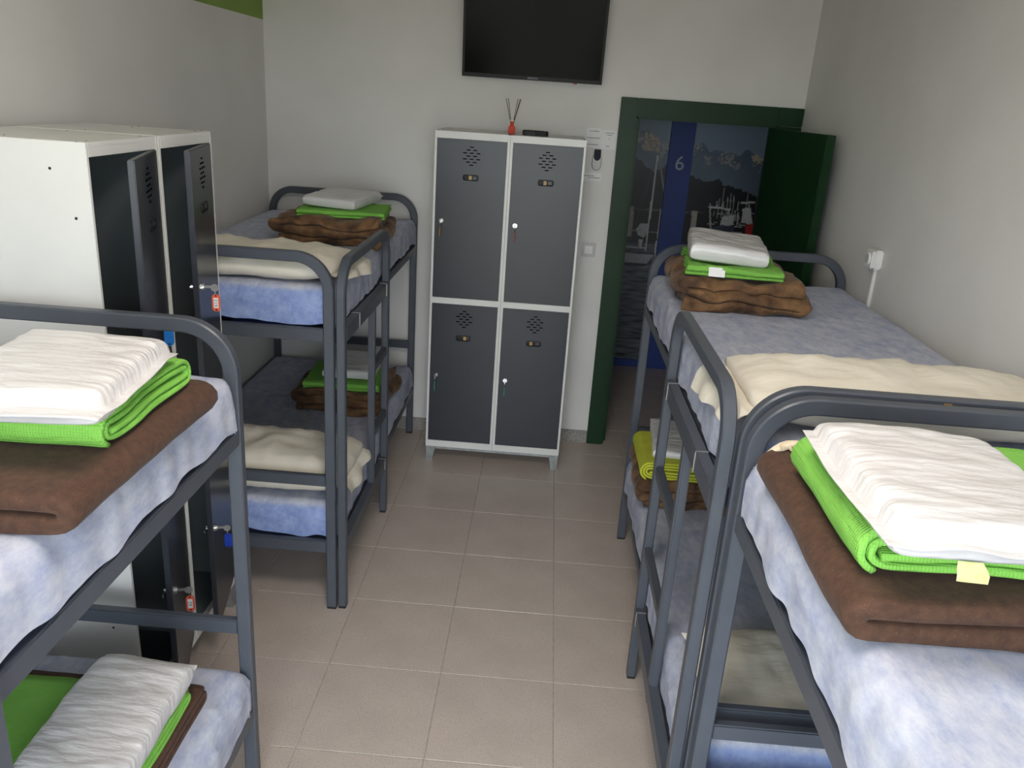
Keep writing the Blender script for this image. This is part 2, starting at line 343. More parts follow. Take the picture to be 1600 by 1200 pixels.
    for p, q in (((1.39, 1.535), (1.398, 1.3)), ((1.43, 1.468), (1.438, 1.3)), ((1.452, 1.495), (1.463, 1.3)), ((1.478, 1.486), (1.484, 1.3)), ((1.366, 1.454), (1.367, 1.3)), ((1.583, 1.499), (1.585, 1.38)), ((1.662, 1.514), (1.671, 1.3)), ((1.70, 1.5), (1.71, 1.3))): line(p, q, .0035, .26)
    line((1.295, 1.383), (1.46, 1.374), .007, .42); line((1.543, 1.431), (1.643, 1.443), .008, .42); line((1.30, 1.38), (1.33, 1.2), .006, .3)
    poly([(1.407, 1.315), (1.497, 1.331), (1.508, 1.25), (1.40, 1.245)], (.42, .43, .44)); poly([(1.559, 1.391), (1.62, 1.396), (1.66, 1.26), (1.566, 1.28)], (.45, .46, .47))
    poly([(1.33, 1.217), (1.416, 1.25), (1.515, 1.24), (1.507, 1.17), (1.34, 1.17)], (.035, .05, .075)); poly([(1.50, 1.20), (1.58, 1.20), (1.58, 1.16), (1.50, 1.16)], (.30, .30, .31))
    poly([(1.61, 1.20), (1.60, 1.25), (1.66, 1.28), (1.86, 1.30), (1.84, 1.19), (1.62, 1.176)], (.36, .025, .03)); poly([(1.62, 1.176), (1.84, 1.19), (1.84, 1.17), (1.62, 1.16)], (.36, .36, .36))
    poly([(1.62, 1.16), (1.84, 1.17), (1.83, 1.06), (1.64, 1.06)], (.25, .10, .10))
    return np.clip(C * 1.6, 0.004, .8)
def mural(name, x0, x1, z0, z1, label):
    nx, nz = int((x1 - x0) / .006), int((z1 - z0) / .0075)
    X, Zz = np.meshgrid(np.linspace(x0, x1, nx), np.linspace(z0, z1, nz), indexing='ij')
    v = np.stack([X, np.full_like(X, YC - 0.012), Zz], -1).reshape(-1, 3)
    i, j = np.meshgrid(np.arange(nx - 1), np.arange(nz - 1), indexing='ij'); k = (i * nz + j).ravel()
    me = bpy.data.meshes.new(name); me.from_pydata(v.tolist(), [], np.stack([k, k + nz, k + nz + 1, k + 1], -1).tolist())
    at = me.color_attributes.new('print', 'FLOAT_COLOR', 'POINT')
    c = mural_colour(X, Zz).reshape(-1, 3); at.data.foreach_set('color', np.concatenate([c, np.ones((len(c), 1))], 1).ravel())
    t = thing(name, ((x0 + x1) / 2, YC - 0.005, z0), label, 'mural')
    o = link_mesh('printed_sheet', me, M_MURAL, t); o.location = (-(x0 + x1) / 2, -(YC - 0.005), -z0)
    obox('panel', (-(x1 - x0) / 2, (x1 - x0) / 2, -0.006, 0.004, 0, z1 - z0), M_BLUEP, t)
mural('mural_panel', 0.13, 0.916, 0.065, 2.35, 'harbour mural panel with a sailboat mast, left of the blue post in the doorway')
mural('mural_panel', 1.108, 2.4, 0.065, 2.35, 'harbour mural panel with white boats and a red hull, right of the blue post')
t = thing('blue_post', (1.012, YC - 0.005, 0.0), 'navy blue door post carrying a silver number 6 between the harbour murals', 'door post')
obox('post', (-0.094, 0.094, -0.03, 0.004, 0.0, 2.4), M_BLUEP, t, 0.002)
text_mesh('numeral', '6', 0.155, M_NUM, t, (0.0, -0.032, 1.70), (math.pi / 2, 0, 0))
bs = st(obox('baseboard_corridor', (0.1, 0.918, YC - 0.02, YC, 0, 0.064), M_BLUEP)); obox('kick_strip', (1.106, 2.59, YC - 0.02, YC, 0, 0.064), M_BLUEP, bs)

# ceiling lamp above the aisle (over the top edge of the picture)
LAMP = 13.0
t = thing('ceiling_lamp', (-0.12, 1.15, ZC), 'square warm ceiling lamp over the aisle, above the top edge of the picture', 'lamp')
obox('lamp_body', (-0.31, 0.31, -0.31, 0.31, -0.05, 0.0), M_PLASTW, t, 0.004)
md = bpy.data.materials.new('lit_diffuser'); md.use_nodes = True; b_ = md.node_tree.nodes['Principled BSDF']
b_.inputs['Emission Color'].default_value = (1.0, 0.90, 0.81, 1); b_.inputs['Emission Strength'].default_value = LAMP
obox('diffuser', (-0.29, 0.29, -0.29, 0.29, -0.056, -0.048), md, t)

# ------------------------------------------------------------------ lockers
LW, LD, LH, FT = 0.804, 0.455, 1.92, 0.097
SLOTS = [(0, 3), (-.5, 2), (.5, 2), (-1, 1), (0, 1), (1, 1), (-.5, 0), (.5, 0), (-1, -1), (0, -1), (1, -1), (-.5, -2), (.5, -2), (0, -3)]
def locker_door(parent, W, H, hinge, side, ang, tagm, zl, plate_dx, inner, label=None):
    """door whose hinge is at local x=hinge; side=+1 opens from the left edge (hinge right), -1 the other way; front faces -y"""
    x0, x1 = (-W, 0) if side > 0 else (0, W)
    bm = bmesh.new(); box(bm, x0, x1, 0.0, 0.018, 0, H, bev=0.0025)
    d = from_bm('door', bm, M_LGREY, parent); d.location = hinge; d.rotation_euler = (0, 0, ang)
    if inner: obox('door_lining', (x0 + 0.012, x1 - 0.012, 0.018, 0.0195, 0.012, H - 0.012), M_LINNER, d)
    cx = (x0 + x1) / 2; bm = bmesh.new()
    for a_, b_ in SLOTS:
        box(bm, cx + a_ * 0.036 - 0.0105, cx + a_ * 0.036 + 0.0105, -0.0012, 0.002, H - 0.083 + b_ * 0.0155 - 0.0027, H - 0.083 + b_ * 0.0155 + 0.0027)
    vs = from_bm('vent_slots', bm, M_VOID, d); vs['kind'] = 'stuff'
    hz = H - 0.195
    bm = bmesh.new(); pr = rrect(0.043, 0.0165, 0.012, 4); ip = rrect(0.036, 0.0105, 0.008, 4)
    rings = [[bm.verts.new((cx + a_, y, hz + b_)) for a_, b_ in P_] for P_, y in ((pr, 0.001), (pr, -0.005), (ip, -0.006), (ip, -0.001))]
    n = len(pr)
    for r_ in range(3):
        for j in range(n): bm.faces.new((rings[r_][j], rings[r_][(j + 1) % n], rings[r_ + 1][(j + 1) % n], rings[r_ + 1][j]))
    bm.faces.new(rings[3]); h = from_bm('label_holder', bm, M_BLACKP, d)
    if not inner: lb = obox('number_label', (cx + plate_dx - 0.008, cx + plate_dx + 0.008, -0.004, -0.001, hz - 0.011, hz + 0.011), M_BRASS, d)
    obox('insert', (cx + 0.012, cx + 0.032, -0.0035, -0.001, hz - 0.008, hz + 0.008), M_LGREY, d)
    lx = x0 + 0.036 if side > 0 else x1 - 0.036
    bm = bmesh.new(); cyl(bm, (lx, 0.0, zl), (lx, -0.007, zl), 0.0135, 0.0125, 24); cyl(bm, (lx, -0.006, zl), (lx, -0.010, zl), 0.010, 0.009, 24)
    cyl(bm, (lx, 0.018, zl), (lx, 0.03, zl), 0.009, 0.009, 16); box(bm, lx - 0.03 * side, lx + 0.006 * side, 0.028, 0.031, zl - 0.006, zl + 0.006)
    lock = from_bm('lock', bm, M_CHROME, d)
    return d, lock, lx, zl
def key_and_tag(d, lx, zl, tm, full, text=None):
    bm = bmesh.new(); box(bm, lx - 0.0012, lx + 0.0012, -0.034, -0.008, zl - 0.0045, zl + 0.0045); 
    cyl(bm, (lx - 0.0013, -0.043, zl - 0.003), (lx + 0.0013, -0.043, zl - 0.003), 0.0125, None, 20)
    key = from_bm('key', bm, M_STEEL, d)
    bm = bmesh.new(); cyl(bm, (lx, -0.043, zl - 0.014), (lx, -0.043, zl - 0.026), 0.0014, None, 8); from_bm('ring', bm, M_CHROME, d)
    pr = rrect(0.013, 0.029, 0.012, 5); bm = bmesh.new(); zc = zl - 0.054
    f0 = [bm.verts.new((lx + 0.0018, -0.045 + a_, zc + b_)) for a_, b_ in pr]; f1 = [bm.verts.new((lx - 0.0018, -0.045 + a_, zc + b_)) for a_, b_ in pr]
    n = len(pr)
    for j in range(n): bm.faces.new((f0[j], f0[(j + 1) % n], f1[(j + 1) % n], f1[j]))
    bm.faces.new(f0); bm.faces.new(f1); fob = from_bm('key_fob', bm, tm, d)
    if full:
        bm = bmesh.new()
        for zz in (zc + 0.0245, zc - 0.0235): cyl(bm, (lx - 0.0022, -0.045, zz), (lx + 0.0022, -0.045, zz), 0.003, None, 10)
        from_bm('eyelets', bm, M_CAP, d)['kind'] = 'stuff'
        if text:
            obox('paper_insert', (lx - 0.0022, lx - 0.0016, -0.0525, -0.0375, zc - 0.017, zc + 0.017), M_PAPER, d)
            tx = text_mesh('fob_number', text, 0.0165, M_INK, d, (0, 0, 0), (0, 0, 0), 0.0002)
            tx.data.transform(Matrix(((0, 0, -1, lx - 0.0024), (0, 1, 0, -0.045), (1, 0, 0, zc), (0, 0, 0, 1))))
    return fob
def locker(name, loc, rz, label, doors, foot=FT, inner=False):
    t = thing(name, loc, label, 'locker', None, rz); w2 = LW / 2; z0 = foot; z1 = foot + LH - FT
    g = 0.012; dv = 0.015; dW = (LW - 2 * g - 2 * dv) / 2
    obox('side_panel', (-w2, -w2 + 0.0015 + (g - 0.0015), 0, LD, z0, z1), M_LWHITE, t, 0.0015)
    obox('side_panel', (w2 - g, w2, 0, LD, z0, z1), M_LWHITE, t, 0.0015)
    obox('divider', (-dv, -0.0006, 0, LD, z0 + 0.0, z1 - 0.001), M_LWHITE, t, 0.0015)
    obox('divider', (0.0006, dv, 0, LD, z0 + 0.0, z1 - 0.001), M_LWHITE, t, 0.0015)
    obox('back_panel', (-w2 + g, w2 - g, LD - 0.006, LD - 0.001, z0, z1 - 0.002), M_LINNER, t)
    zt, zm0, zm1, zb = z1 - 0.037, z1 - 0.937, z1 - 0.902, z0 + 0.040
    for s in (-1, 1):
        xa, xb = (-w2 + g, -dv) if s < 0 else (dv, w2 - g)
        obox('top_panel', (xa, xb, 0.0, LD, z1 - 0.012, z1), M_LWHITE, t, 0.001)
        obox('top_rail', (xa, xb, 0.0, 0.02, zt, z1 - 0.012), M_LWHITE, t, 0.001)
        obox('middle_rail', (xa, xb, 0.0, 0.02, zm0, zm1), M_LWHITE, t, 0.001)
        obox('shelf', (xa, xb, 0.02, LD - 0.006, zm0 + 0.008, zm0 + 0.014), M_LINNER, t)
        obox('bottom_panel', (xa, xb, 0.0, LD, z0, zb), M_LWHITE, t, 0.001)
        if inner:
            obox('lining', (xa, xa + 0.001, 0.02, LD - 0.007, zb, zt), M_LINNER, t); obox('lining', (xb - 0.001, xb, 0.02, LD - 0.007, zb, zt), M_LINNER, t)
            obox('lining', (xa + 0.001, xb - 0.001, 0.02, LD - 0.007, zb, zb + 0.001), M_LINNER, t)
    for s in (-1, 1):
        bm = bmesh.new()
        for y0 in (0.004, LD - 0.05):
            a0, a1 = (-w2 + 0.002, -w2 + 0.060) if s < 0 else (w2 - 0.060, w2 - 0.002)
            b0, b1 = (-w2 + 0.004, -w2 + 0.040) if s < 0 else (w2 - 0.040, w2 - 0.004)
            vs = [bm.verts.new(p) for p in ((b0, y0 + .002, 0), (b1, y0 + .002, 0), (b1, y0 + .036, 0), (b0, y0 + .036, 0), (a0, y0, foot), (a1, y0, foot), (a1, y0 + .042, foot), (a0, y0 + .042, foot))]
            for q in ((0, 1, 2, 3), (4, 5, 6, 7), (0, 1, 5, 4), (1, 2, 6, 5), (2, 3, 7, 6), (3, 0, 4, 7)): bm.faces.new([vs[k] for k in q])
            from_bm('foot', bm, M_ZINC, t); bm = bmesh.new()
        bm.free()
    obox('foot_rail', (-w2 + 0.06, w2 - 0.06, 0.008, 0.012, foot - 0.018, foot), M_ZINC, t)
    bm = bmesh.new()
    for sx in (-w2 + .012, -.05, .05, w2 - .012, -w2 + .06, w2 - .06):
        for sy in (.03, .25): cyl(bm, (sx, sy, z1 - .001), (sx, sy, z1 + .0008), .003, None, 8)
    from_bm('screws', bm, M_CAP, t)['kind'] = 'stuff'
    for (col, row, side, ang, tm, fullfob, text, dx) in doors:
        Hh = (zt - zm1 - 0.003) if row else (zm0 - zb - 0.003); zz = zm1 + 0.0015 if row else zb + 0.0015
        xa, xb = (-w2 + g, -dv) if col == 0 else (dv, w2 - g)
        hx = xb - 0.001 if side > 0 else xa + 0.001
        W = xb - xa - 0.002
        d, lock, lx, zl = locker_door(t, W, Hh, (hx, -0.0 if not inner else -0.001, zz), side, ang, tm, (1.449 - 1.0195) if row else (0.553 - 0.1385), dx, inner)
        key_and_tag(d, lx, zl, tm, fullfob, text)
    return t
locker('locker', (-0.220, 4.473, 0), 0, 'white locker with four shut grey doors standing against the back wall under the television',
       [(0, 1, 1, 0, M_YELLT, False, None, -.002), (1, 1, 1, 0, M_REDT, False, None, -.004), (0, 0, 1, 0, M_GREENT, False, None, .008), (1, 0, 1, 0.012, M_GREENT, False, None, -.016)])
R_ = math.radians
lk = locker('locker', (-1.19, 2.505, 0), math.pi / 2, 'white locker with its dark doors ajar, between the two bunks on the left wall',
       [(0, 1, 1, R_(17), M_BLUET, True, None, 0), (1, 1, 1, R_(13), M_ORANGE, True, '613', 0), (0, 0, 1, R_(17), M_ORANGE, True, '63', 0), (1, 0, 1, R_(12), M_BLUET2, True, None, 0)], foot=0.107, inner=True)
bm = bmesh.new()
for y_, z_ in ((0.10, 1.86), (0.045, 1.735), (0.075, 1.45), (0.075, .45), (0.09, .30)): cyl(bm, (-LW / 2 - .0008, y_, z_), (-LW / 2 + .001, y_, z_), .004, None, 10)
from_bm('rivet_holes', bm, M_CAP, lk)['kind'] = 'stuff'

# ------------------------------------------------------------------ bunk beds
BW, BL, TOPZ = 0.446, 0.972, 1.528       # half width (outer), half length (post centres)
UB, LB = 1.24, 0.325                     # tops of the two bed bases
PROF = rrect(0.0195, 0.0165, 0.004, 1)
BARP = rrect(0.024, 0.013, 0.005, 2)
def bar(name, p0, p1, h, t_, m, parent, bev=0.004):
    p0, p1 = Vector(p0), Vector(p1)
    if abs(p1.x - p0.x) > abs(p1.y - p0.y): b = (p0.x, p1.x, p0.y - t_ / 2, p0.y + t_ / 2, p0.z - h / 2, p0.z + h / 2)
    else: b = (p0.x - t_ / 2, p0.x + t_ / 2, p0.y, p1.y, p0.z - h / 2, p0.z + h / 2)
    return obox(name, b, m, parent, bev)
def bunk(loc, side, label, yl=-0.405):
    t = thing('bunk_bed', loc, label, 'bunk bed', 'grey metal bunk beds'); px = BW - 0.019
    for s in (-1, 1):
        y = s * BL
        e = sweep('end_frame', [(a_, y, z_) for a_, z_ in upath(-px, px, TOPZ - 0.019, 0.125, 0.012)], (0, 1, 0), PROF, M_FRAME, t)
        for sx in (-1, 1): obox('foot_cap', (sx * px - .0195, sx * px + .0195, y - .0155, y + .0155, 0, 0.014), M_CAP, e, 0.002)
        for zc, h in ((UB - 0.026, 0.052), (0.601, 0.048), (LB - 0.027, 0.055)):
            bar('cross_bar', (-px + 0.018, y, zc), (px - 0.018, y, zc), h, 0.026, M_FRAME, t)
    pl_ = obox('number_plate', (-0.009, 0.009, -BL - 0.016, -BL - 0.012, 0.592, 0.616), M_BRASS, t)
    obox('digit', (-0.003, 0.003, -BL - 0.0168, -BL - 0.0158, 0.598, 0.610), M_CAP, pl_)
    p2 = obox('number_plate', (-0.009, 0.009, -BL - 0.018, -BL - 0.0145, TOPZ - .03, TOPZ - .008), M_BRASS, t)
    for s in (-1, 1):
        for zb in (UB, LB): bar('side_rail', (s * (BW - 0.016), -BL + 0.014, zb - 0.027), (s * (BW - 0.016), BL - 0.014, zb - 0.027), 0.05, 0.03, M_FRAME, t)
    for zb in (UB, LB): obox('bed_base', (-BW + 0.034, BW - 0.034, -BL + 0.015, BL - 0.015, zb - 0.03, zb - 0.012), M_FRAME, t)
    gx = side * (BW + 0.024); y0, y1 = -BL + 0.014, -0.100
    sweep('guard_rail', [(gx, a_, z_) for a_, z_ in upath(y0, y1, 1.482, 0.12, 0.012)], (1, 0, 0), PROF, M_FRAME, t)
    for yy in (y0, y1): obox('foot_cap', (gx - .0155, gx + .0155, yy - .0195, yy + .0195, 0, 0.014), M_CAP, t, 0.002)
    obox('ladder_rail', (gx - 0.015, gx + 0.015, yl - 0.019, yl + 0.019, 0.25, 1.19), M_FRAME, t, 0.005)
    for zc in (0.897, 0.57): obox('rung', (gx - 0.013, gx + 0.013, yl + 0.018, y1 - 0.018, zc - 0.02, zc + 0.02), M_FRAME, t, 0.004)
    for zb, ya in ((UB, -0.72), (LB, -0.70)):
        obox('hook_bar', (gx - 0.0165, gx + 0.0165, y0 + 0.0195, y1 - 0.0195, zb - 0.058, zb + 0.002), M_FRAME, t, 0.002)
        for yy in ((ya, y1 - 0.06) if zb > 1 else (y1 - 0.05,)):
            ed = 1 if side > 0 else -1
            boxes('hook_edge', [(gx - 0.018, gx + 0.018, yy - 0.004, yy - 0.001, zb + 0.001, zb + 0.004), (gx + ed * 0.0155, gx + ed * 0.0185, yy - 0.004, yy - 0.001, zb - 0.058, zb + 0.004)], M_STEEL, t)
    bm = bmesh.new()
    for zz in (0.98, 0.12): cyl(bm, (px, -BL - .0155, zz), (px, -BL - .013, zz), .004, None, 10)
    from_bm('bolt_hole', bm, M_CAP, t)['kind'] = 'stuff'
    return t
LFp, LNp, RFp, RNp = (-1.214, 3.903, 0), (-1.214, 0.998, 0), (0.937, 2.752, 0), (0.937, 0.743, 0)
bunk(LFp, 1, 'grey bunk bed in the far left corner beside the four-door locker')
bunk(LNp, 1, 'grey bunk bed nearest the camera on the left, in front of the open locker')
bunk(RFp, -1, 'grey bunk bed on the right beside the doorway, with a ladder facing the aisle', -0.535)
bunk(RNp, -1, 'grey bunk bed nearest the camera on the right')

# ------------------------------------------------------------------ mattresses with thin covers
def mattress(loc, zb, label, seed, hang=0.138):
    t = thing('mattress', (loc[0], loc[1], zb), label, 'mattress', 'blue mattresses in thin covers')
    hw, hl, th = 0.437, 0.948, 0.145
    obox('mattress_core', (-hw, hw, -hl, hl, 0, th), M_BLUEM, t, 0.03, 3, True)
    r = 0.045; W_, L_, top = hw + 0.007, hl + 0.005, th + 0.005
    nu, nv = 96, 180; v = []; rg = random.Random(int(seed * 10))
    CR = [(rg.uniform(-.5, .5), rg.uniform(-1, 1), a_, rg.uniform(.002, .0045)) for a_ in (rg.uniform(-.5, .1), rg.uniform(.3, .9), 1.57, 1.5, rg.uniform(1.2, 1.9), 0.05)]
    def hem(a_, b_): return hang + 0.022 * N(a_ * 4, b_ * 4, seed) + 0.016 * N(a_ * 13, b_ * 13, seed + 5)
    for i in range(nu):
        for j in range(nv):
            su, sv = -1 + 2 * i / (nu - 1), -1 + 2 * j / (nv - 1)
            fx, fy = W_ - r, L_ - r; ext = r * 1.57 + hem(su * W_, sv * L_) - r
            x, y = su * (fx + ext), sv * (fy + ext)
            ox, oy = max(abs(x) - fx, 0), max(abs(y) - fy, 0); o = math.hypot(ox, oy)
            bx, by = math.copysign(min(abs(x), fx), x), math.copysign(min(abs(y), fy), y)
            if o > 1e-6:
                dx, dy = math.copysign(ox, x) / o, math.copysign(oy, y) / o
                om = max(ox, oy) + 0.25 * min(ox, oy)
                if om < r * 1.57: rr, z = r * math.sin(om / r), top - r * (1 - math.cos(om / r))
                else: rr, z = r + 0.006 * N(x * 9, y * 9, seed + 2) + .004, top - r - (om - r * 1.57)
                rr += 0.012 * min(ox, oy) / (0.05 + o) * math.sin(math.atan2(oy, ox) * 10)
                px_, py_ = bx + dx * rr, by + dy * rr
            else: px_, py_, z = bx, by, top
            wr_ = 0.0035 * N(x * 7 + seed, y * 5, 0) + 0.0025 * abs(N(x * 4 + y * 9, y * 3 - x * 6, seed + 9)) * 2
            for cx_, cy_, an, hh in CR: wr_ += hh * math.exp(-(((x - cx_) * math.sin(an) - (y - cy_) * math.cos(an)) / .011) ** 2)
            z += wr_ if o < r else 0
            if o >= r: px_ += 0.006 * N(px_ * 16, py_ * 16, z * 5 + seed); py_ += 0.006 * N(px_ * 16 + 7, py_ * 16, z * 5 + seed)
            v.append((px_, py_, z))
    c = from_py('cover', v, ngrid(nu, nv), M_COVER, t)
    return t
mattress(LFp, UB, 'mattress on the upper bed of the far left bunk, blue end showing below its cover', 1.3)
mattress(LFp, LB, 'mattress on the shaded lower bed of the far left bunk', 4.1)
mattress(LNp, UB, 'mattress on the upper bed of the near left bunk, pale mottled cover', 7.7)
mattress(LNp, LB, 'mattress on the lower bed of the near left bunk, at the bottom left', 11.2)
mattress(RFp, UB, 'mattress on the upper bed of the right bunk beside the doorway', 15.9)
mattress(RFp, LB, 'mattress on the lower bed behind the ladder of the right far bunk', 19.4)
mattress(RNp, UB, 'mattress on the upper bed of the near right bunk, pale mottled cover', 23.6)
mattress(RNp, LB, 'mattress on the lower bed of the near right bunk, mostly hidden at the bottom', 27.5)
MT = 0.150    # mattress + cover thickness

# ------------------------------------------------------------------ pillows
def puff(L, W, H, seed, nu=46, nv=30, p=5.0, q=0.42, wr=0.006, wx=1.0, wy=3.0, ext=(0, 0, 0, 0)):
    """closed cushion: two sheets meeting at a seam; ext = thin margins beyond the filling at -x,+x,-y,+y"""
    V = []; F = []
    for s in (1, -1):
        base = len(V)
        for i in range(nu):
            for j in range(nv):
                u, w_ = -1 + 2 * i / (nu - 1), -1 + 2 * j / (nv - 1)
                u = .35 * u + .65 * math.sin(math.pi / 2 * u); w_ = .35 * w_ + .65 * math.sin(math.pi / 2 * w_)
                X = -L / 2 - ext[0] + (u + 1) / 2 * (L + ext[0] + ext[1]); Y = -W / 2 - ext[2] + (w_ + 1) / 2 * (W + ext[2] + ext[3])
                a_, b_ = min(abs(X) / (L / 2), 1), min(abs(Y) / (W / 2), 1)
                e = ((1 - a_ ** p) * (1 - b_ ** p)) ** q
                edge = 1 if (i in (0, nu - 1) or j in (0, nv - 1)) else 0
                wn_ = wr * (N(X * 6 * wx + seed, Y * 6 * wy, seed) + .6 * N(X * 15 * wx, Y * 15 * wy + seed, 2.0)) * (0.3 + e) * (1 - edge)
                z = s * (e * H / 2 * (0.86 + .14 * N(X * 3, Y * 3, seed + 4)) + 0.0012 * (1 - edge)) + (wn_ if s > 0 else 0.3 * wn_)
                if e < 0.05: z += 0.012 * N(X * 9, Y * 9, seed)
                sh = 1 - 0.018 * (b_ ** 4 if a_ > .9 else 0)
                V.append((X * sh + .004 * N(Y * 12, seed, 1), Y + .004 * N(X * 12, seed, 3), z + H / 2 * .93))
        F += [tuple(k + base for k in (f if s > 0 else f[::-1])) for f in ngrid(nu, nv)]
    return V, F
def flap(seed, s, W, x0, z0, out, drop, skew):
    nu, nv = 14, 16; V = []; F = ngrid(nu, nv)
    for i in range(nu):
        for j in range(nv):
            a_, b_ = i / (nu - 1), j / (nv - 1); ln = (out + drop) * (0.72 + skew * (b_ - .5) + .06 * N(b_ * 5, seed, 0)); d = a_ * ln
            r = 0.05
            if d < out: x, z = d, -0.006 * d / out
            else:
                o = d - out
                x, z = (out + r * math.sin(o / r), -r * (1 - math.cos(o / r))) if o < 1.45 * r else (out + r + (o - 1.45 * r) * .12, -r * .88 - (o - 1.45 * r))
            y = (b_ - .5) * W * (0.85 + .25 * a_) + .01 * N(a_ * 4, b_ * 6, seed)
            V.append((s * (x0 + x + .010 * math.sin(b_ * 14 + seed) * a_), y, z0 + z + .006 * N(a_ * 5, b_ * 8, seed)))
    m = len(V); V2 = V + [(x - s * .0015, y, z - .0015) for x, y, z in V]
    return V2, F + [tuple(k + m for k in f[::-1]) for f in F]
def pillow(loc, L, W, H, seed, label, s=None, fl=None, rz=0):
    t = thing('pillow', loc, label, 'pillow', 'cream pillows at the near ends of the far bunks', rz)
    V, F = puff(L, W, H, seed, 60, 30, 4.0, 0.5, 0.012, 1.6, 1.0); from_py('pillowcase', V, F, M_PILLOW, t)
    if fl: V, F = flap(seed, s, W * .92, L / 2 - .05, H * .42, *fl); from_py('pillowcase_flap', V, F, M_PILLOW, t)
pillow((-1.20, 3.185, UB + MT - .004), 0.84, 0.44, 0.125, 3.3, 'cream pillow on the upper bed of the far left bunk, behind its round end rail', 1, (0.06, 0.12, .35))
pillow((-1.19, 3.185, LB + MT - .004), 0.88, 0.42, 0.20, 8.3, 'cream pillow on the lower bed of the far left bunk, under the number plate bar', 1, (0.03, 0.12, -.3))
pillow((0.955, 2.030, UB + MT - .004), 0.84, 0.44, 0.125, 5.1, 'cream pillow on the right far upper bed, loose case hanging over the side', -1, (0.07, 0.15, .3))
pillow((0.96, 2.030, LB + MT - .004), 0.80, 0.42, 0.13, 12.7, 'cream pillow on the lower bed of the right far bunk, seen between the posts', -1, (0.03, 0.05, .2))

# ------------------------------------------------------------------ folded blankets, towels and wrapped linen
def zig(w, n, pitch, seed=0.0):
    """layers folded to and fro, bottom up; turns are half circles"""
    P = []; r = pitch / 2
    for k in range(n):
        z = k * pitch; xs_ = np.linspace(-w / 2 + r, w / 2 - r, 9); xs_ = xs_ if k % 2 == 0 else xs_[::-1]
        for x in xs_: P.append((x, z + .08 * pitch * N(x * 9, k * 3.1, seed)))
        if k < n - 1:
            s = 1 if k % 2 == 0 else -1
            for a_ in np.linspace(-80, 80, 6): P.append((s * (w / 2 - r + (r * 1.1) * math.cos(R_(a_))), z + r + r * math.sin(R_(a_))))
    return P
def rollp(w, turns, pitch, gap=0.0):
    """flat roll (spiral) from the inside out, lying with its long side level"""
    P = []; H = (2 * turns) * pitch; hw, hh = w / 2, H / 2
    for k in range(turns):
        d = (turns - 1 - k) * pitch; r = hh - d; cx = hw - hh
        for a_ in np.linspace(180, 0, 9)[:-1] if False else []: pass
        P += [(x, -(r - pitch * .5)) for x in np.linspace(-cx, cx, 8)]
        P += [(cx + (r - pitch * .3) * math.cos(R_(a_)), (r - pitch * .3) * math.sin(R_(a_))) for a_ in np.linspace(-80, 80, 8)]
        P += [(x, r - pitch * .1) for x in np.linspace(cx, -cx, 8)]
        P += [(-cx + (r + pitch * .1) * math.cos(R_(a_)), (r + pitch * .15) * math.sin(R_(a_))) for a_ in np.linspace(100, 255, 8)]
    return [(x, z + hh) for x, z in P]
def ribbon(name, prof, th, length, m, parent, axis='y', seed=0.0, lump=0.004, freq=9.0, sag=0.0, ns=26, endr=0.7, grow=1.0, mirror=False, skew=0.0, endvar=1.8):
    """a cloth cross-section of thickness th carried along an axis, ends rounded off; axis 'y': section lies in x-z"""
    P = np.array(prof, float)
    if mirror: P[:, 0] *= -1
    A = [P[0]]
    for k in range(1, len(P)):   # resample
        seg = P[k] - P[k - 1]; d = np.hypot(*seg); m_ = max(1, int(d / 0.016))
        for q in range(1, m_ + 1): A.append(P[k - 1] + seg * q / m_)
    P = np.array(A)
    for _ in range(2): P[1:-1] = (P[:-2] + 2 * P[1:-1] + P[2:]) / 4
    Tn = np.gradient(P, axis=0); Tn /= np.linalg.norm(Tn, axis=1)[:, None] + 1e-9; Nn = np.stack([-Tn[:, 1], Tn[:, 0]], -1)
    zlo = P[:, 1].min(); n = len(P); V = []; F = []
    tt = list(-1 + 2 * (np.arange(ns) / (ns - 1)))
    xs_ = [-1.0, -.992, -.975] + [x for x in np.linspace(-.94, .94, ns)] + [.975, .992, 1.0]
    thk = [endr * .35, .75, .92] + [1.0] * ns + [.92, .75, endr * .35]
    for x_, k in zip(xs_, thk):
        up = P + Nn * th / 2 * k; dn = P - Nn * th / 2 * k
        for a_, b_ in np.concatenate([up, dn[::-1]]):
            L_ = x_ * length / 2
            f = 1 + (grow - 1) * x_
            a2 = a_ * f + lump * N(a_ * freq, L_ * freq, b_ * freq + seed) + skew * L_
            b2 = (b_ - zlo) + lump * 1.3 * N(a_ * freq + 9, L_ * freq, b_ * freq + seed) * min(1, (b_ - zlo) / .03) - sag * x_ * x_ * (b_ - zlo)
            a2 += lump * .35 * N(a_ * freq * 2.7, L_ * freq * 2.7, b_ * 30 + seed); b2 += lump * .4 * N(a_ * freq * 2.5 + 4, L_ * freq * 2.5, b_ * 25 + seed) * min(1, (b_ - zlo) / .03)
            L2 = L_ + lump * endvar * N(a_ * freq * .8, b_ * freq * 1.5, seed + 3 + (5 if x_ > 0 else 0))
            V.append((a2, L2, b2 + th / 2) if axis == 'y' else (L2, a2, b2 + th / 2))
    c = 2 * n; S_ = len(xs_)
    for i in range(S_ - 1):
        for j in range(c): F.append((i * c + j, i * c + (j + 1) % c, (i + 1) * c + (j + 1) % c, (i + 1) * c + j))
    for i in (0, S_ - 1):
        for j in range(n - 1): F.append((i * c + j, i * c + j + 1, i * c + c - 2 - j, i * c + c - 1 - j))
    return from_py(name, V, F, m, parent)
